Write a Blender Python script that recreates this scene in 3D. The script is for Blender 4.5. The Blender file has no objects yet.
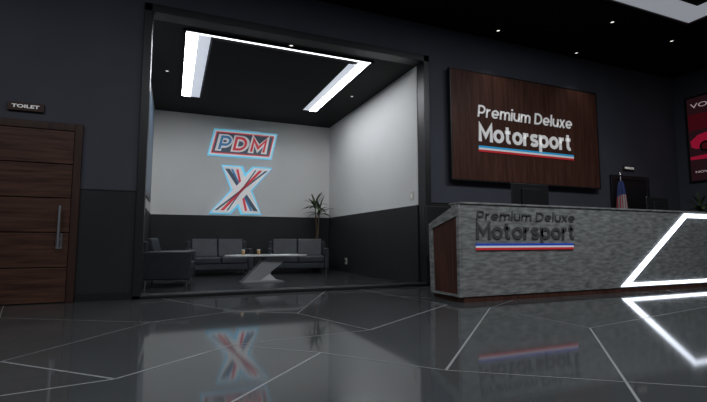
import bpy, bmesh, math, random
from mathutils import Vector, Matrix
random.seed(4)
S=bpy.context.scene
S.view_settings.view_transform='Standard'
D=bpy.data
# ---------------- materials
def mat(name,col,rough=.6,metal=0,emit=None,es=0,spec=.5,ior=None,coat=0):
    m=D.materials.new(name); m.use_nodes=True
    b=m.node_tree.nodes['Principled BSDF']
    b.inputs['Base Color'].default_value=(*col,1); b.inputs['Roughness'].default_value=rough
    b.inputs['Metallic'].default_value=metal
    b.inputs['Specular IOR Level'].default_value=spec
    if ior: b.inputs['IOR'].default_value=ior
    b.inputs['Coat Weight'].default_value=coat
    if emit: b.inputs['Emission Color'].default_value=(*emit,1); b.inputs['Emission Strength'].default_value=es
    return m
def noisy(name,c1,c2,scale=(1,1,1),nscale=3,detail=6,rough=.6,spec=.5,lo=.35,hi=.65,bump=0,rvar=0,ior=None,dist=0):
    m=mat(name,c1,rough,spec=spec,ior=ior); nt=m.node_tree; n=nt.nodes; l=nt.links; b=n['Principled BSDF']
    tc=n.new('ShaderNodeTexCoord'); mp=n.new('ShaderNodeMapping'); mp.inputs['Scale'].default_value=scale
    nz=n.new('ShaderNodeTexNoise'); nz.inputs['Scale'].default_value=nscale; nz.inputs['Detail'].default_value=detail
    nz.inputs['Distortion'].default_value=dist
    cr=n.new('ShaderNodeValToRGB'); cr.color_ramp.elements[0].position=lo; cr.color_ramp.elements[1].position=hi
    cr.color_ramp.elements[0].color=(*c1,1); cr.color_ramp.elements[1].color=(*c2,1)
    l.new(tc.outputs['Object'],mp.inputs[0]); l.new(mp.outputs[0],nz.inputs['Vector']); l.new(nz.outputs[0],cr.inputs[0]); l.new(cr.outputs[0],b.inputs['Base Color'])
    if bump:
        bp=n.new('ShaderNodeBump'); bp.inputs['Strength'].default_value=bump; bp.inputs['Distance'].default_value=.01
        l.new(nz.outputs[0],bp.inputs['Height']); l.new(bp.outputs[0],b.inputs['Normal'])
    if rvar:
        mr=n.new('ShaderNodeMapRange'); mr.inputs['To Min'].default_value=rough-rvar; mr.inputs['To Max'].default_value=rough+rvar
        l.new(nz.outputs[0],mr.inputs[0]); l.new(mr.outputs[0],b.inputs['Roughness'])
    return m
M={}
M['wall']=noisy('wall_paint',(.068,.072,.090),(.076,.080,.100),nscale=1.5,rough=.75,spec=.2)
M['wains']=noisy('wainscot_paint',(.019,.020,.022),(.024,.025,.027),nscale=2,rough=.55,spec=.3)
M['white']=noisy('white_plaster',(.66,.66,.645),(.68,.68,.665),nscale=1.2,rough=.8,spec=.2)
M['ceil']=mat('ceiling_black',(.006,.006,.007),.8,spec=.1)
M['tray']=mat('ceiling_tray_black',(.009,.009,.010),.7,spec=.2)
M['frame']=mat('dark_frame',(.012,.012,.014),.4)
M['floor']=noisy('polished_tile',(.054,.058,.060),(.068,.072,.074),nscale=.8,rough=.062,spec=.5,ior=1.58)
M['afloor']=noisy('alcove_floor',(.02,.021,.023),(.03,.031,.033),nscale=1,rough=.25,spec=.5)
M['joint']=mat('tile_joint',(.30,.31,.315),.3)
M['conc']=noisy('grey_stone',(.12,.125,.122),(.31,.318,.31),scale=(1,1,4),nscale=7,detail=15,rough=.65,spec=.25,bump=.2,dist=.2,lo=.3,hi=.7)
M['woodv']=noisy('wood_vertical',(.052,.020,.014),(.095,.040,.028),scale=(9,9,.6),nscale=2,detail=8,rough=.5,spec=.2,dist=.4)
M['woodh']=noisy('wood_horizontal',(.042,.018,.012),(.10,.046,.030),scale=(.7,1,10),nscale=2.2,detail=8,rough=.5,spec=.25,dist=.5)
M['woodf']=noisy('wood_frame',(.030,.014,.010),(.055,.026,.018),scale=(6,6,.6),nscale=2,rough=.5,spec=.3)
M['steel']=mat('brushed_steel',(.6,.6,.61),.3,1)
M['led']=mat('led_white',(1,1,1),.5,emit=(.92,.95,1),es=26)
M['ledl']=mat('led_line',(1,1,1),.5,emit=(.90,.94,1),es=2)
M['covewash']=mat('cove_wash_glow',(.6,.6,.6),.5,emit=(.80,.87,1),es=.6)  # emission stands in for LED light falling on the cove surface
M['led2']=mat('led_panel',(.4,.4,.4),.5,emit=(.85,.9,1),es=.26)
M['ledc']=mat('led_counter',(1,1,1),.5,emit=(.80,.87,1),es=3.0)
M['spot']=mat('downlight_lens',(1,1,1),.5,emit=(1,.97,.92),es=1.2)
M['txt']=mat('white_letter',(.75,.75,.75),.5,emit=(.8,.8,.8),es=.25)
M['txtd']=mat('dark_letter',(.068,.069,.070),.6)
M['red']=mat('red_glow_paint',(.55,.03,.04),.4,emit=(.7,.03,.04),es=.2)  # red paint with a faint emission of its own
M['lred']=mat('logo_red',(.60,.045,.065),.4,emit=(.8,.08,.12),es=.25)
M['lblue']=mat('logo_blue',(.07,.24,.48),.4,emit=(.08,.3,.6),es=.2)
M['blue']=mat('blue_glow_paint',(.02,.07,.5),.4,emit=(.02,.08,.6),es=.2)  # blue paint, slight emission added to the colour
M['sky']=mat('sky_blue_glow_paint',(.03,.35,.65),.4,emit=(.03,.35,.7),es=.3)  # sky blue paint that also emits a little
M['wht']=mat('white_glow_paint',(.8,.8,.8),.4,emit=(.8,.8,.8),es=.2)  # white paint, faint emission added wherever it is used
M['cyan']=mat('cyan_glow',(.15,.50,.7),.4,emit=(.14,.58,.85),es=.55)
M['slate']=mat('steel_blue_paint',(.10,.15,.21),.4)
M['leather']=noisy('dark_leather',(.026,.030,.037),(.036,.041,.050),nscale=8,rough=.42,spec=.5,bump=.1)
M['black']=mat('black_plastic',(.01,.01,.011),.4)
M['screen']=mat('black_glass',(.008,.008,.009),.15)
M['ttop']=mat('white_lacquer',(.72,.73,.73),.25)
M['tbase']=mat('grey_lacquer',(.36,.37,.38),.3)
M['cup']=mat('kraft_cup',(.42,.26,.10),.6)
M['cupl']=mat('cup_lid',(.6,.6,.58),.5)
M['leaf']=noisy('leaf_green',(.035,.06,.025),(.11,.15,.07),nscale=6,rough=.5)
M['bark']=mat('bark',(.10,.07,.045),.8)
M['soil']=mat('soil',(.02,.013,.01),.9)
M['pot']=mat('dark_ceramic',(.02,.02,.022),.35)
M['pl']=mat('plastic_ivory',(.55,.53,.48),.5)
# ---------------- helpers
def par(o,p):
    if p: o.parent=p; o.matrix_parent_inverse=Matrix.Translation(-p.location)
    return o
def group(name,loc=(0,0,0)):
    e=D.objects.new(name,None); S.collection.objects.link(e); e.location=loc; e.empty_display_size=.1; return e
def meshobj(name,verts,faces,m,p=None,smooth=False,bevel=0,seg=2):
    me=D.meshes.new(name); me.from_pydata([tuple(v) for v in verts],[],faces)
    bm=bmesh.new(); bm.from_mesh(me); bmesh.ops.recalc_face_normals(bm,faces=bm.faces); bm.to_mesh(me); bm.free()
    me.materials.append(m)
    if smooth: me.polygons.foreach_set('use_smooth',[True]*len(me.polygons))
    o=D.objects.new(name,me); S.collection.objects.link(o); par(o,p)
    if bevel:
        b=o.modifiers.new('bevel','BEVEL'); b.width=bevel; b.segments=seg; b.limit_method='ANGLE'
        me.polygons.foreach_set('use_smooth',[True]*len(me.polygons))
        w=o.modifiers.new('wn','WEIGHTED_NORMAL')
    return o
BF=[(0,3,2,1),(4,5,6,7),(0,1,5,4),(1,2,6,5),(2,3,7,6),(3,0,4,7)]
def bv(a,b):
    x0,y0,z0=a;x1,y1,z1=b
    return [(x0,y0,z0),(x1,y0,z0),(x1,y1,z0),(x0,y1,z0),(x0,y0,z1),(x1,y0,z1),(x1,y1,z1),(x0,y1,z1)]
def box(name,a,b,m,p=None,bevel=0,seg=2): return meshobj(name,bv(a,b),BF,m,p,bevel=bevel,seg=seg)
def boxes(name,lst,m,p=None,bevel=0):
    V=[];F=[]
    for a,b in lst:
        k=len(V); V+=bv(a,b); F+=[tuple(i+k for i in f) for f in BF]
    return meshobj(name,V,F,m,p,bevel=bevel)
def prism(name,pts,lo,hi,m,p=None,axis='y',bevel=0):
    def mk(q,t):
        return {'y':(q[0],t,q[1]),'x':(t,q[0],q[1]),'z':(q[0],q[1],t)}[axis]
    n=len(pts); V=[mk(q,lo) for q in pts]+[mk(q,hi) for q in pts]
    F=[tuple(range(n)),tuple(range(n,2*n))]+[(i,(i+1)%n,(i+1)%n+n,i+n) for i in range(n)]
    return meshobj(name,V,F,m,p,bevel=bevel)
def lathe(name,prof,c,m,p=None,n=24):
    V=[];F=[]
    for r,z in prof:
        for i in range(n):
            a=2*math.pi*i/n; V.append((c[0]+r*math.cos(a),c[1]+r*math.sin(a),c[2]+z))
    for j in range(len(prof)-1):
        for i in range(n):
            F.append((j*n+i,j*n+(i+1)%n,(j+1)*n+(i+1)%n,(j+1)*n+i))
    F.append(tuple(range(n))); F.append(tuple(range((len(prof)-1)*n,len(prof)*n)))
    return meshobj(name,V,F,m,p,smooth=True)
def rod(name,a,b,r,m,p=None,n=12,r2=None):
    a=Vector(a);b=Vector(b);d=(b-a).normalized(); r2=r if r2 is None else r2
    u=d.orthogonal().normalized(); w=d.cross(u); V=[];F=[]
    for q,rr in((a,r),(b,r2)):
        for i in range(n):
            t=2*math.pi*i/n; V.append(q+rr*(u*math.cos(t)+w*math.sin(t)))
    F=[(i,(i+1)%n,(i+1)%n+n,i+n) for i in range(n)]+[tuple(range(n)),tuple(range(n,2*n))]
    return meshobj(name,V,F,m,p)
def text(name,s,loc,width,cap,m,p=None,rot=(math.pi/2,0,0),ext=.012,off=0,shear=0,space=1):
    c=D.curves.new(name+'_c','FONT'); c.body=s; c.size=cap/.7; c.extrude=ext; c.offset=off; c.shear=shear; c.space_character=space
    o=D.objects.new(name+'_t',c); S.collection.objects.link(o)
    bpy.context.view_layer.update()
    me=D.meshes.new_from_object(o.evaluated_get(bpy.context.evaluated_depsgraph_get()))
    D.objects.remove(o); me.name=name
    xs=[v.co.x for v in me.vertices]; x0=min(xs); w=max(xs)-x0
    R=Matrix.Rotation(rot[2],4,'Z')@Matrix.Rotation(rot[0],4,'X')
    for v in me.vertices:
        v.co.x=(v.co.x-x0)*width/w
        v.co=R@v.co+Vector(loc)
    me.materials.clear(); me.materials.append(m)
    o=D.objects.new(name,me); S.collection.objects.link(o); par(o,p); return o
def arc(cx,cy,rx,ry,a0,a1,n=14):
    return [(cx+rx*math.cos(math.radians(a0+(a1-a0)*i/n)),cy+ry*math.sin(math.radians(a0+(a1-a0)*i/n))) for i in range(n+1)]
def glyph(ch,h):
    xh=.74; X=xh-h; c=xh/2; r=c-h; B=.31
    if ch=='M': return .86,[([(0,0),(0,1-h*1.2),(.43,.30),(.86,1-h*1.2),(.86,0)],0)]
    if ch=='P': return .58,[([(0,0),(0,1-h),(.30,1-h)]+arc(.30,(1-h+.36)/2,.28,(1-h-.36)/2,90,-90)+[(0,.36)],0)]
    if ch=='D': return .70,[([(0,h),(0,1-h),(.28,1-h)]+arc(.28,.5,.42,.5-h,90,-90)+[(.28,h)],1)]
    if ch=='o': return 2*B,[(arc(B,c,B,r,0,360,28)[:-1],1)]
    if ch=='e': return 2*B,[([(2*B-.02,c-.02),(.02,c-.02)],0),(arc(B,c,B,r,-8,312,26),0)]
    if ch=='t': return .36,[([(.12,.93),(.12,.22)]+arc(.12+.17,.22,.17,.22-h,180,290,8),0),([(-.06,X),(.36,X)],0)]
    if ch=='r': return .30,[([(0,0),(0,xh)],0),(arc(.28,.38,.28,X-.38,180,90,8)+[(.32,X)],0)]
    if ch=='s': 
        return .50,[([(.50,X-.05),(.38,X-.005),(.25,X),(.10,X-.02),(.03,X-.11),(.06,c+.06),(.18,c+.015),(.34,c-.02),(.46,c-.07),(.48,h+.11),(.40,h+.02),(.25,h),(.12,h+.01),(-.01,h+.07)],0)]
    if ch=='p': return 2*B,[([(0,xh),(0,-.27)],0),(arc(B,c,B,r,0,360,28)[:-1],1)]
    if ch=='m':
        return .92,[([(0,0),(0,xh)],0),([(0,.36)]+arc(.23,X-.21,.23,.21,180,0,12)+[(.46,0)],0),([(.46,.36)]+arc(.69,X-.21,.23,.21,180,0,12)+[(.92,0)],0)]
    if ch=='u': return .54,[([(0,xh),(0,h+.25)]+arc(.27,h+.25,.27,.25,180,360,14)+[(.54,xh)],0),([(.54,.4),(.54,0)],0)]
    if ch=='i': return 0,[([(0,0),(0,xh)],0),([(0,.88),(0,1.04)],0)]
    if ch=='l': return 0,[([(0,0),(0,1.05)],0)]
    if ch=='x': return .52,[([(0,xh),(.52,0)],0),([(.52,xh),(0,0)],0)]
    return .12,[]
def letters(name,s,loc,width,cap,sw,m,p,depth=.014,shear=0,gap=.11):
    h=sw/2; V=[];F=[]; x=0; rib=[]
    for ch in s:
        W,strokes=glyph(ch,h)
        for pts,cl in strokes: rib.append(([(x+a,b) for a,b in pts],cl))
        x+=W+sw+gap
    tot=x-gap-sw; k=(width/cap)/(tot+sw)
    for pts,cl in rib:
        pts=[Vector((a*k,b)) for a,b in pts]; n=len(pts); base=len(V)
        for i in range(n):
            if cl: a,b,c=pts[i-1],pts[i],pts[(i+1)%n]
            else: a,b,c=pts[max(i-1,0)],pts[i],pts[min(i+1,n-1)]
            d1=(b-a) if (b-a).length>1e-6 else (c-b); d2=(c-b) if (c-b).length>1e-6 else (b-a)
            d1=d1.normalized();d2=d2.normalized()
            n1=Vector((-d1.y,d1.x));n2=Vector((-d2.y,d2.x)); nn=(n1+n2)
            nn=nn.normalized() if nn.length>1e-4 else n1
            L=min(h/max(nn.dot(n1),.35),h*2.2)
            for sg in(-1,1):
                q=b+nn*L*sg
                for y in(0,depth):
                    V.append((loc[0]+(q.x+h*k+shear*q.y)*cap,loc[1]+y,loc[2]+q.y*cap))
        for i in range(n if cl else n-1):
            a=base+4*i; b=base+4*((i+1)%n)
            F+=[(a,b,b+2,a+2),(a+1,a+3,b+3,b+1),(a,a+1,b+1,b),(a+2,b+2,b+3,a+3)]
        if not cl:
            for i in(0,n-1):
                a=base+4*i; F.append((a,a+2,a+3,a+1))
    return meshobj(name,V,F,m,p)
# ---------------- room shell
WY=6.8; CH=4.9; AX0=-.52; AX1=4.22; AY=12.0; AC=4.15
T=.2
boxes('wall_back',[((-6,WY,1.5),(-.44,WY+T,CH)),((4.35,WY,1.5),(11.6,WY+T,CH)),((-.44,WY,4.28),(4.35,WY+T,CH))],M['wall'])
boxes('wall_back_dado',[((-6,WY-.012,0),(-.44,WY+T,1.5)),((4.35,WY-.012,0),(11.6,WY+T,1.5))],M['wains'])
box('wall_right',(11.6,-6,1.5),(11.8,WY+T,CH),M['wall'])
box('wall_right_dado',(11.588,-6,0),(11.8,WY+T,1.5),M['wains'])
box('wall_left',(-6.2,-6,0),(-6,WY+T,CH),M['wall'])
box('floor',(-6.2,-6,-.1),(11.8,WY+.05,0),M['floor'])
box('floor_alcove',(-.75,WY+.05,-.1),(4.5,AY+.2,0),M['afloor'])
box('ceiling',(-6.2,-6,CH),(11.8,WY+T,CH+.2),M['ceil'])
box('wall_alcove_back',(AX0-.2,AY,1.47),(AX1+.2,AY+.2,AC+.1),M['white'])
box('wall_alcove_back_dado',(AX0-.2,AY-.015,0),(AX1+.2,AY+.2,1.47),M['wains'])
box('wall_alcove_right',(AX1,WY+T,1.47),(AX1+.2,AY,AC+.1),M['white'])
box('wall_alcove_right_dado',(AX1-.015,WY+T,0),(AX1+.2,AY,1.47),M['wains'])
box('wall_alcove_left',(AX0-.2,WY+T,1.47),(AX0,AY,AC+.1),M['white'])
box('wall_alcove_left_dado',(AX0-.2,WY+T,0),(AX0+.015,AY,1.47),M['wains'])
box('ceiling_alcove',(AX0-.2,WY+T,AC),(AX1+.2,AY+.2,AC+.2),M['tray'])
boxes('trim_alcove_portal',[((-.48,WY-.05,0),(-.37,WY+T+.01,4.27)),((4.23,WY-.05,0),(4.35,WY+T+.01,4.27)),((-.48,WY-.05,4.15),(4.35,WY+T+.01,4.27)),((-.48,WY-.05,0),(4.35,WY+T+.01,.05))],M['frame'],bevel=.008)
boxes('trim_dado_rail',[((-1.15,WY-.02,1.49),(-.48,WY,1.505)),((4.36,WY-.02,1.49),(9.0,WY,1.505))],M['frame'])
boxes('baseboard_back',[((-1.15,WY-.03,0),(-.48,WY-.01,.1)),((4.36,WY-.03,0),(9.0,WY-.01,.1)),((10.45,WY-.03,0),(11.58,WY-.01,.1))],M['frame'])
# tile joints
P=dict(A=(-1.02,3.65),B=(-.276,2.945),C=(-.79,2.86),D=(.458,3.54),E=(1.02,3.06),F=(.306,2.31),G=(2.74,1.54),H=(.70,5.21),I=(1.32,4.79),J=(1.68,3.65),K=(3.235,4.7),L=(1.6,2.35),Mm=(3.55,4.27),N=(3.59,2.95),O=(2.18,1.53),Pp=(-1.63,5.69),Q=(-.17,4.82))
seg=[('A','B',1),('B','C',1),('B','D',1),('D','E',0),('E','F',1),('E','L',0),('L','G',0),('L','Mm',1),('J','K',1),('D','J',0),('H','I',1),('I','J',0),('Q','H',0),('Pp','Q',0),('Q','A',0),('N','O',1),('N','Mm',0)]
segs=[(P[a],P[b],w) for a,b,w in seg]
segs+=[(a,b,0) for a,b in [(P['A'],(-3.5,3.2)),(P['C'],(-2.5,1.6)),(P['Pp'],(-4,5.2)),(P['Pp'],(-1.9,6.75)),(P['H'],(-.1,6.7)),(P['I'],(2.3,6.7)),(P['N'],(6.5,3.4)),((6.5,3.4),(7.5,4.7)),((6.5,3.4),(9,1.5)),(P['G'],(5,.4)),(P['F'],(0,1)),(P['O'],(1.6,.6)),(P['K'],(2.9,6.7)),((6.5,3.4),(5.2,4.7)),(P['Mm'],(4.3,4.7)),((2.9,5.9),(3.4,5.3))]]
V=[];F=[]
for a,b,w in segs:
    a=Vector(a);b=Vector(b);d=(b-a).normalized();n=Vector((-d.y,d.x))*(.008 if w else .004)
    k=len(V)
    for q in(a-n,b-n,b+n,a+n): V.append((q.x,q.y,.0015))
    F.append((k,k+1,k+2,k+3))
meshobj('floor_tile_joints',V,F,M['joint'])
# ---------------- alcove ceiling light frame
g=group('ceiling_light_tray',(1.7,8.8,AC))
boxes('cove_led',[((.1,7.17,AC-.02),(.28,10.5,AC-.005)),((3.14,7.2,AC-.02),(3.32,10.5,AC-.005))],M['led'],g)
boxes('cove_line',[((.1,7.15,AC-.022),(3.34,7.215,AC-.021))],M['ledl'],g)
boxes('cove_lit_surface',[((.28,7.17,AC-.018),(.48,10.5,AC-.005)),((2.96,7.4,AC-.018),(3.14,10.5,AC-.005)),((3.32,7.17,AC-.02),(3.34,10.5,AC-.005))],M['covewash'],g)  # softer lit band beside the LEDs, its brightness put in as emission
box('tray_panel',(.50,7.23,AC-.06),(2.94,10.5,AC-.001),M['tray'],g,bevel=.005)
boxes('tray_rim',[((.06,7.11,AC-.024),(.1,10.5,AC)),((3.34,7.11,AC-.024),(3.38,10.5,AC)),((.06,7.11,AC-.024),(3.38,7.15,AC))],M['ceil'],g)
def downlight(x,y,z):
    g=group('ceiling_downlight',(x,y,z))
    lathe('ring',[(.05,0),(.05,-.012),(.034,-.012),(.034,-.004)],(x,y,z),M['frame'],g,20)
    lathe('lens',[(.034,-.003),(.022,-.008)],(x,y,z),M['spot'],g,20)
for q in[(-.2,9.1),(1.78,7.06),(3.75,9.1)]: downlight(q[0],q[1],AC)
for q in[(5.75,6.45),(8.03,6.6),(7.5,5.36),(9.35,5.43)]: downlight(q[0],q[1],CH)
g=group('ceiling_light_strip',(6,4.6,CH))
boxes('led',[((1.0,4.4,CH-.03),(8.8,4.80,CH-.005)),((8.35,0,CH-.03),(8.8,4.4,CH-.005))],M['led2'],g)
boxes('rim',[((.97,4.80,CH-.05),(8.83,4.84,CH)),((8.8,0,CH-.05),(8.84,4.84,CH))],M['frame'],g)
# ---------------- doors
def door(name,x0,x1,zt,slats,m,hx=None):
    g=group(name,((x0+x1)/2,WY,0))
    boxes('frame',[((x0-.09,WY-.06,0),(x0,WY-.01,zt+.1)),((x1,WY-.06,0),(x1+.09,WY-.01,zt+.1)),((x0,WY-.06,zt),(x1,WY-.01,zt+.1))],M['woodf'] if m!=M['black'] else M['frame'],g,bevel=.006)
    h=zt/slats
    for i in range(slats):
        box('plank_%d'%(i+1),(x0+.006,WY-.045,.01+i*h),(x1-.006,WY-.013,(i+1)*h-.003),m,g,bevel=.003)
    if hx:
        rod('handle',(hx,WY-.12,.72),(hx,WY-.12,1.26),.02,M['steel'],g)
        for z in(.82,1.16): rod('handle_mount',(hx,WY-.12,z),(hx,WY-.04,z),.012,M['steel'],g)
        box('lock_plate',(hx-.035,WY-.055,.70),(hx+.035,WY-.045,.90),M['steel'],g)
door('door_1',-2.35,-1.25,2.27,5,M['woodh'],-1.36)
door('door_2',9.2,10.3,2.2,3,M['black'],9.32)
g=group('toilet_sign',(-1.82,WY-.03,2.54))
box('board',(-2.02,WY-.04,2.49),(-1.62,WY-.002,2.60),M['woodf'],g,bevel=.006)
text('lettering','TOILET',(-1.97,WY-.045,2.528),.30,.042,M['txt'],g,ext=.004,off=.001)
g=group('room_sign',(9.75,WY-.03,2.48))
box('board',(9.57,WY-.04,2.43),(9.93,WY-.002,2.53),M['woodf'],g,bevel=.006)
text('lettering','PRIVATE',(9.60,WY-.045,2.46),.30,.045,M['txt'],g,ext=.004,off=.002)
# ---------------- wood wall sign
g=group('wall_sign',(6.7,WY-.1,3))
box('panel',(4.76,6.66,1.95),(8.63,6.72,4.07),M['woodv'],g,bevel=.01)
boxes('edge',[((4.74,6.655,1.93),(8.65,6.74,1.95)),((4.74,6.655,4.07),(8.65,6.74,4.09)),((4.74,6.655,1.95),(4.76,6.74,4.07)),((8.63,6.655,1.95),(8.65,6.74,4.07))],M['frame'],g)
boxes('standoff',[((5.2,6.72,2.4),(5.3,6.8,3.6)),((8.1,6.72,2.4),(8.2,6.8,3.6))],M['frame'],g)
letters('letters_top','Premium Deluxe',(5.36,6.645,3.19),2.48,.235,.15,M['txt'],g,shear=.12)
letters('letters_main','Motorsport',(5.38,6.645,2.71),2.43,.36,.19,M['txt'],g,gap=.09)
box('stripe_blue',(5.37,6.648,2.585),(7.86,6.66,2.625),M['sky'],g)
box('stripe_white',(5.37,6.648,2.55),(7.86,6.66,2.585),M['wht'],g)
box('stripe_red',(5.37,6.648,2.51),(7.86,6.66,2.55),M['red'],g)
# ---------------- reception counter
CX=3.5; CY=4.74; CE=10.6
g=group('reception_counter',(7,5,0))
box('plinth',(CX+.03,CY+.012,0),(CE-.03,5.42,.07),M['woodv'],g)
box('front_panel',(CX,CY,.07),(CE,CY+.22,1.29),M['conc'],g,bevel=.006)
box('cap',(CX-.01,CY-.015,1.29),(CE+.01,CY+.25,1.315),M['conc'],g,bevel=.004)
for nm,x0,x1 in(('end_left',CX,CX+.12),('end_right',CE-.12,CE)):
    pr=[(CY+.22,.07),(5.44,.07),(5.47,1.05),(CY+.22,1.23)]
    prism(nm,pr,x0,x1,M['conc'],g,axis='x',bevel=.004)
prism('end_inset',[(CY+.06,.10),(5.35,.10),(5.38,.98),(CY+.06,1.13)],CX-.012,CX+.01,M['woodv'],g,axis='x')
prism('end_border_front',[(CY,.07),(CY+.06,.07),(CY+.06,1.29),(CY,1.29)],CX-.03,CX+.01,M['conc'],g,axis='x')
prism('end_border_top',[(CY+.06,1.13),(5.38,.98),(5.47,1.05),(CY+.06,1.29)],CX-.03,CX+.01,M['conc'],g,axis='x')
prism('end_border_back',[(5.35,.10),(5.44,.10),(5.47,1.05),(5.38,.98)],CX-.03,CX+.01,M['conc'],g,axis='x')
prism('end_border_base',[(CY+.06,.07),(5.44,.07),(5.44,.10),(CY+.06,.10)],CX-.03,CX+.01,M['conc'],g,axis='x')
box('worktop',(CX+.12,CY+.22,.96),(CE-.12,5.42,1.0),M['woodf'],g)
letters('letters_top','Premium Deluxe',(3.75,CY-.012,1.085),1.80,.125,.15,M['txtd'],g,shear=.12,depth=.012)
letters('letters_main','Motorsport',(3.74,CY-.012,.825),1.80,.23,.19,M['txtd'],g,gap=.09,depth=.012)
box('stripe_blue',(3.73,CY-.016,.735),(5.5,CY-.001,.765),M['blue'],g)
box('stripe_white',(3.73,CY-.016,.71),(5.5,CY-.001,.735),M['wht'],g)
box('stripe_red',(3.73,CY-.016,.68),(5.5,CY-.001,.71),M['red'],g)
o=[(6.48,.09),(8.16,1.27),(10.5,1.27),(10.5,.09)]
i_=[(6.70,.14),(8.20,1.20),(10.42,1.20),(10.42,.14)]
V=[(x,CY-.02,z) for x,z in o+i_]+[(x,CY-.001,z) for x,z in o+i_]
F=[]
for k in range(4):
    a,b=k,(k+1)%4
    F+=[(a,b,b+4,a+4),(a+8,b+8,b+12,a+12),(a,b,b+8,a+8),(a+4,b+4,b+12,a+12)]
meshobj('led_outline',V,F,M['ledc'],g)
# ---------------- monitors
def monitor(x,y,z,w=.7,h=.42):
    g=group('computer_monitor',(x,y,z))
    box('foot',(x-.14,y-.09,z),(x+.14,y+.09,z+.015),M['black'],g,bevel=.005)
    box('stem',(x-.03,y-.05,z+.015),(x+.03,y-.03,z+.4),M['black'],g)
    box('back_shell',(x-w/2,y-.03,z+.24),(x+w/2,y,z+.24+h),M['black'],g,bevel=.012)
    box('screen',(x-w/2+.015,y,z+.255),(x+w/2-.015,y+.004,z+.225+h),M['screen'],g)
    box('back_bulge',(x-w/4,y-.06,z+.33),(x+w/4,y-.028,z+.16+h),M['black'],g,bevel=.01)
monitor(5.2,5.25,1.0,.76,.46); monitor(8.25,5.25,1.0,.6,.36)
def office_chair(x,y,rot):
    g=group('office_chair',(0,0,0))
    for k in range(5):
        a=k*2*math.pi/5; c,s=math.cos(a),math.sin(a)
        rod('base_leg_%d'%k,(0,0,.11),(.3*c,.3*s,.075),.022,M['black'],g,r2=.016)
        rod('caster_%d'%k,(.3*c-.02*s,.3*s+.02*c,.03),(.3*c+.02*s,.3*s-.02*c,.03),.03,M['black'],g)
        rod('caster_stem_%d'%k,(.3*c,.3*s,.03),(.3*c,.3*s,.08),.01,M['black'],g)
    rod('column',(0,0,.1),(0,0,.46),.03,M['steel'],g)
    box('seat',(-.26,-.25,.46),(.26,.27,.56),M['leather'],g,bevel=.04,seg=4)
    prism('backrest',[(.22,.54),(.30,.54),(.36,1.0),(.38,1.38),(.32,1.40),(.28,1.0)],-.27,.27,M['black'],g,axis='x',bevel=.025)
    for s in(-1,1):
        rod('arm_post',(s*.29,.05,.5),(s*.29,.05,.72),.014,M['black'],g)
        box('arm_pad',(s*.29-.03,-.15,.72),(s*.29+.03,.15,.75),M['black'],g,bevel=.01)
        rod('arm_link',(s*.29,.05,.5),(s*.2,.05,.5),.014,M['black'],g)
    g.location=(x,y,0); g.rotation_euler=(0,0,rot)
office_chair(4.2,5.95,.15)
# ---------------- sofas
def sofa(name,x,y,rot,w=.8,n=1,d=.82):
    g=group(name)
    a=.11; L=M['leather']
    for sx in(-1,1):
        for sy in(-1,1):
            rod('leg',(sx*(w/2-.07),sy*(d/2-.07),0),(sx*(w/2-.07),sy*(d/2-.07),.13),.012,M['steel'],g,r2=.016)
    box('base',(-w/2+a,-d/2+.02,.13),(w/2-a,d/2-.02,.27),L,g,bevel=.02,seg=3)
    for sx in(-1,1):
        x0,x1=sorted((sx*w/2,sx*(w/2-a)))
        box('arm_%s'%('l' if sx<0 else 'r'),(x0,-d/2,.12),(x1,d/2,.62),L,g,bevel=.03,seg=4)
    cw=(w-2*a)/n
    for k in range(n):
        box('seat_cushion_%d'%k,(-w/2+a+k*cw+.004,-d/2,.27),(-w/2+a+(k+1)*cw-.004,d/2-.2,.43),L,g,bevel=.035,seg=4)
        x0=-w/2+a+k*cw+.004;x1=x0+cw-.008
        prism('back_cushion_%d'%k,[(d/2-.26,.42),(d/2-.10,.42),(d/2-.04,.84),(d/2-.15,.86)],x0,x1,L,g,axis='x',bevel=.03)
    box('back_panel',(-w/2+.01,d/2-.1,.13),(w/2-.01,d/2,.80),L,g,bevel=.03,seg=4)
    g.location=(x,y,0); g.rotation_euler=(0,0,rot)
sofa('armchair',-.02,8.75,math.radians(82),w=.84,d=.82)
sofa('sofa',1.06,10.95,math.radians(3),w=1.45,n=2)
sofa('sofa',2.98,10.85,math.radians(-12),w=1.5,n=2)
# ---------------- coffee table
g=group('coffee_table',(1.75,8.7,0))
prism('top',[(.95,8.75),(1.15,8.5),(2.3,8.40),(2.55,8.6),(2.4,9.0),(1.3,9.10)],.50,.53,M['ttop'],g,axis='z',bevel=.006)
prism('base_foot',[(1.25,.0),(2.1,.0),(1.95,.035),(1.32,.035)],8.55,8.95,M['tbase'],g,bevel=.004)
prism('base_blade',[(1.30,.03),(1.62,.03),(2.22,.50),(1.75,.50)],8.62,8.92,M['tbase'],g,bevel=.004)
prism('base_facet',[(1.62,.03),(1.95,.03),(1.80,.17)],8.64,8.90,M['ttop'],g,bevel=.004)
for q in[(1.30,8.72),(1.62,8.85)]:
    c=group('coffee_cup',(q[0],q[1],.53))
    lathe('cup',[(.024,0),(.034,.085)],(q[0],q[1],.53),M['cup'],c,18)
    lathe('lid',[(.036,.085),(.036,.095),(.028,.102)],(q[0],q[1],.53),M['cupl'],c,18)
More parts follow.
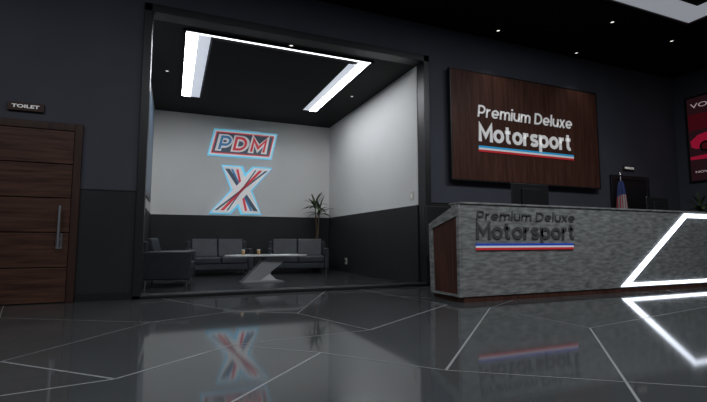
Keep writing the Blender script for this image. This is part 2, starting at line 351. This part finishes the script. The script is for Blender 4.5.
# ---------------- plants
def blade(V,F,o,az,el,L,w,droop,n=7):
    d=Vector((math.cos(az)*math.cos(el),math.sin(az)*math.cos(el),math.sin(el))); side=Vector((-math.sin(az),math.cos(az),0))
    p=Vector(o); k=len(V)
    for i in range(n+1):
        t=i/n; ww=w*math.sin(math.pi*(.12+.88*t))**.7*(1-t*.3)+.001
        V.append(p-side*ww); V.append(p+Vector((0,0,-ww*.4))); V.append(p+side*ww)
        d=(d+Vector((0,0,-droop/n))).normalized(); p=p+d*L/n
    for i in range(n):
        a=k+3*i
        F.append((a,a+1,a+4,a+3)); F.append((a+1,a+2,a+5,a+4))
def plant(name,x,y,crowns,poth=.5,potr=.2,leaf=.5,nl=18,box_=None,lw=.03):
    g=group(name,(x,y,0))
    lathe('pot',[(potr*.7,0),(potr,poth),(potr*.9,poth),(potr*.88,poth-.04)],(x,y,0),M['pot'],g,28)
    lathe('soil',[(potr*.88,poth-.05),(potr*.8,poth-.03)],(x,y,0),M['soil'],g,28)
    for ci,(dx,dy,z) in enumerate(crowns):
        m=(x+dx*.3+.03,y+dy*.3,poth+(z-poth)*.5)
        rod('stem_%d'%ci,(x,y,poth-.05),m,.024,M['bark'],g,r2=.02); rod('stem_up_%d'%ci,m,(x+dx,y+dy,z+.03),.02,M['bark'],g,r2=.015)
        V=[];F=[]
        for k in range(nl):
            blade(V,F,(x+dx,y+dy,z+random.uniform(-.06,.04)),random.uniform(0,6.28),random.uniform(.2,1.45),leaf*random.uniform(.7,1.05),lw,random.uniform(.8,1.9))
        if box_:
            V=[Vector((min(v.x,box_[0]),min(v.y,box_[1]),v.z)) for v in V]
        meshobj('leaves_%d'%ci,V,F,M['leaf'],g,smooth=True)
plant('potted_dracaena',3.70,11.60,[(-.05,-.05,1.76),(.08,-.04,1.6)],.5,.17,.48,18,(4.19,11.97),.035)
plant('potted_palm',10.85,5.95,[(0,0,1.5),(.1,.05,1.3)],.5,.2,.5)
# ---------------- flag
g=group('flag_on_stand',(9.0,6.45,0))
lathe('stand',[(.16,0),(.16,.03),(.03,.07),(.02,.12)],(9.0,6.45,0),M['steel'],g)
rod('pole',(9.0,6.45,.05),(9.0,6.45,2.22),.014,M['steel'],g)
lathe('finial',[(.005,0),(.03,.03),(.03,.05),(.004,.11)],(9.0,6.45,2.2),M['steel'],g,12)
fm=D.materials.new('flag_cloth'); fm.use_nodes=True; nt=fm.node_tree; b=nt.nodes['Principled BSDF']
tc=nt.nodes.new('ShaderNodeTexCoord'); sp=nt.nodes.new('ShaderNodeSeparateXYZ'); nt.links.new(tc.outputs['UV'],sp.inputs[0])
mu=nt.nodes.new('ShaderNodeMath'); mu.operation='MULTIPLY'; mu.inputs[1].default_value=13; nt.links.new(sp.outputs[0],mu.inputs[0])
fr=nt.nodes.new('ShaderNodeMath'); fr.operation='FRACT'; nt.links.new(mu.outputs[0],fr.inputs[0])
gt=nt.nodes.new('ShaderNodeMath'); gt.operation='GREATER_THAN'; gt.inputs[1].default_value=.5; nt.links.new(fr.outputs[0],gt.inputs[0])
mx=nt.nodes.new('ShaderNodeMix'); mx.data_type='RGBA'; mx.inputs[6].default_value=(.30,.03,.04,1); mx.inputs[7].default_value=(.4,.4,.4,1); nt.links.new(gt.outputs[0],mx.inputs[0])
g2=nt.nodes.new('ShaderNodeMath'); g2.operation='GREATER_THAN'; g2.inputs[1].default_value=.72; nt.links.new(sp.outputs[1],g2.inputs[0])
mx2=nt.nodes.new('ShaderNodeMix'); mx2.data_type='RGBA'; mx2.inputs[7].default_value=(.02,.04,.16,1); nt.links.new(mx.outputs[2],mx2.inputs[6]); nt.links.new(g2.outputs[0],mx2.inputs[0]); nt.links.new(mx2.outputs[2],b.inputs['Base Color'])
me=D.meshes.new('cloth'); V=[];F=[];UV=[]
nu,nv=60,12
for j in range(nv+1):
    t=j/nv
    for i in range(nu+1):
        s=i/nu; r=(.03+.075*t**.5)*(1+.3*math.sin(s*2*math.pi*6)); a=s*2*math.pi
        V.append((9.0+r*math.cos(a),6.45+r*math.sin(a),2.10-1.15*t-.1*math.sin(a)*t)); UV.append((s,1-t))
for j in range(nv):
    for i in range(nu):
        k=j*(nu+1)+i; F.append((k,k+1,k+nu+2,k+nu+1))
me.from_pydata(V,[],F); ul=me.uv_layers.new()
for l in me.loops: ul.data[l.index].uv=UV[l.vertex_index]
me.materials.append(fm); me.polygons.foreach_set('use_smooth',[True]*len(me.polygons))
o=D.objects.new('cloth',me); S.collection.objects.link(o); par(o,g)
# ---------------- poster
g=group('wall_poster',(11.55,5.7,3.3))
box('panel',(11.56,4.9,2.24),(11.6,6.48,4.25),mat('poster_black',(.010,.008,.01),.4,emit=(.03,.008,.012),es=.4),g)
boxes('frame',[((11.54,4.86,2.2),(11.6,4.9,4.29)),((11.54,6.48,2.2),(11.6,6.52,4.29)),((11.54,4.9,2.2),(11.6,6.48,2.24)),((11.54,4.9,4.25),(11.6,6.48,4.29))],M['black'],g)
pr=mat('poster_red',(.25,.01,.03),.4,emit=(.5,.01,.05),es=.35); pw=mat('poster_white',(.6,.6,.6),.4,emit=(.8,.6,.65),es=.3)
pd=mat('poster_maroon',(.05,.006,.01),.4,emit=(.2,.01,.02),es=.15)
R=(math.pi/2,0,-math.pi/2)
text('title','VOLTAGE',(11.555,6.40,4.0),1.15,.11,pw,g,rot=R,ext=.003)
text('caption','NOW IN STOCK',(11.555,6.38,2.42),.9,.05,pw,g,rot=R,ext=.003)
dy=-.17
prism('car_body',[(y+dy,z) for y,z in [(6.6,3.05),(6.62,3.2),(6.45,3.33),(6.2,3.38),(6.0,3.55),(5.6,3.56),(5.35,3.38),(5.18,3.33),(5.16,3.08),(5.3,3.02),(6.5,3.0)]],11.55,11.56,pr,g,axis='x')
prism('car_window',[(y+dy,z) for y,z in [(6.14,3.38),(5.98,3.51),(5.64,3.52),(5.45,3.38)]],11.545,11.55,M['black'],g,axis='x')
for yy in(6.13,5.28):
    prism('wheel',[(yy+.13*math.cos(a*.5236),3.04+.13*math.sin(a*.5236)) for a in range(12)],11.543,11.55,M['black'],g,axis='x')
    prism('hub',[(yy+.08*math.cos(a*.5236),3.04+.08*math.sin(a*.5236)) for a in range(12)],11.54,11.543,pd,g,axis='x')
prism('road_band',[(6.47,2.75),(6.47,2.82),(4.92,2.9),(4.92,2.7)],11.55,11.56,pr,g,axis='x')
prism('sky_band',[(6.47,3.45),(6.47,3.85),(4.92,3.85),(4.92,3.5)],11.555,11.56,pd,g,axis='x')
# ---------------- alcove logos
def sh(pts,cx,cz,k=.22,e=1): return [(cx+(x*e)+k*z*e,cz+z*e) for x,z in pts]
g=group('club_logo_sign',(1.68,AY-.05,3.42))
cx,cz=1.72,3.43
def para(w,h): return [(-w,-h),(w,-h),(w,h),(-w,h)]
prism('glow_outline',sh(para(.85,.37),cx,cz),AY-.03,AY-.001,M['cyan'],g)
prism('white_outline',sh(para(.815,.335),cx,cz),AY-.04,AY-.03,M['wht'],g)
prism('red_outline',sh(para(.775,.295),cx,cz),AY-.045,AY-.04,M['lred'],g)
prism('field',sh(para(.745,.265),cx,cz),AY-.05,AY-.045,M['slate'],g)
letters('letters_edge','PDM',(cx-.74,AY-.062,cz-.23),1.36,.46,.34,M['wht'],g,depth=.01,shear=.22,gap=.04)
letters('letters_red','DM',(cx-.74+.45,AY-.070,cz-.19),.86,.38,.17,M['lred'],g,depth=.008,shear=.22,gap=.32)
letters('letters_blue','P',(cx-.74+.07,AY-.070,cz-.19),.30,.38,.17,M['lblue'],g,depth=.008,shear=.22,gap=.2)
g=group('x_logo_sign',(1.6,AY-.05,2.17))
cx,cz=1.70,2.17
def stroke(l0,l1,sgn,h=.6):
    pts=[(l0,h),(l1,h),(-l0,-h),(-l1,-h)]
    return [(x*sgn,z) for x,z in pts]
prism('glow_a',sh(stroke(-.69,-.13,1,.66),cx,cz),AY-.03,AY-.001,M['cyan'],g)
prism('glow_b',sh(stroke(-.69,-.13,-1,.66),cx,cz),AY-.031,AY-.0015,M['cyan'],g)
prism('white_a',sh(stroke(-.645,-.175,1,.625),cx,cz),AY-.04,AY-.03,M['wht'],g)
prism('navy_a',sh(stroke(-.57,-.45,1,.56),cx,cz),AY-.05,AY-.04,M['slate'],g)
prism('blue_a',sh(stroke(-.42,-.36,1,.56),cx,cz),AY-.05,AY-.04,M['lblue'],g)
prism('red_a',sh(stroke(-.28,-.22,1,.56),cx,cz),AY-.052,AY-.04,M['lred'],g)
prism('white_b',sh(stroke(-.645,-.175,-1,.625),cx,cz),AY-.06,AY-.04,M['wht'],g)
prism('navy_b',sh(stroke(-.57,-.50,-1,.56),cx,cz),AY-.065,AY-.06,M['slate'],g)
prism('red_b',sh(stroke(-.42,-.33,-1,.56),cx,cz),AY-.065,AY-.06,M['lred'],g)
prism('navy_c',sh(stroke(-.26,-.22,-1,.56),cx,cz),AY-.065,AY-.06,M['slate'],g)
g=group('light_switch',(AX1-.02,7.2,1.65)); box('plate',(AX1-.012,7.15,1.58),(AX1,7.27,1.74),M['pl'],g,bevel=.004); box('rocker',(AX1-.02,7.19,1.62),(AX1-.012,7.23,1.70),M['wht'],g)
g=group('wall_outlet',(AX1-.03,10.6,.28)); box('plate',(AX1-.028,10.53,.2),(AX1-.015,10.66,.36),M['pl'],g,bevel=.004); box('socket',(AX1-.032,10.56,.24),(AX1-.028,10.63,.32),M['black'],g)
g=group('picture_frame',(AX0,9.5,2.8))
box('frame',(AX0,8.6,1.7),(AX0+.03,11.2,3.9),M['black'],g,bevel=.005); box('print',(AX0+.03,8.7,1.8),(AX0+.033,11.1,3.8),M['slate'],g)
# ---------------- lights
def area(name,loc,sx,sy,e,col=(.92,.95,1),rot=(0,0,0)):
    l=D.lights.new(name,'AREA'); l.shape='RECTANGLE'; l.size=sx; l.size_y=sy; l.energy=e; l.color=col
    o=D.objects.new(name,l); S.collection.objects.link(o); o.location=loc; o.rotation_euler=rot; return o
area('fill_light_a',(1.5,1.5,CH-.05),4,2,130)  # added fill light for the dim main room, no fixture modelled
area('fill_light_b',(-3,2.5,CH-.05),3,2,85)  # added fill light, lifts the left wall and door
area('fill_light_c',(6.0,2.6,CH-.05),2.5,1,125)  # added fill light in front of the counter, out of view
def spot(loc,e,ang=80):
    l=D.lights.new('downlight_beam','SPOT'); l.energy=e; l.spot_size=math.radians(ang); l.spot_blend=.8; l.color=(1,.96,.9); l.shadow_soft_size=.04
    o=D.objects.new('downlight_beam',l); S.collection.objects.link(o); o.location=loc
for q in[(5.75,6.3),(8.03,6.3),(7.5,5.36),(9.35,5.43)]: spot((q[0],q[1],CH-.03),25)
w=D.worlds.new('world'); S.world=w; w.use_nodes=True
w.node_tree.nodes['Background'].inputs[0].default_value=(.6,.65,.75,1); w.node_tree.nodes['Background'].inputs[1].default_value=.13
# ---------------- camera
c=D.cameras.new('camera'); c.sensor_width=36; c.lens=435/707*36; c.clip_start=.05
o=D.objects.new('camera',c); S.collection.objects.link(o); o.location=(0,0,.8)
o.rotation_euler=(math.radians(95.25),0,math.radians(-22.6)); S.camera=o
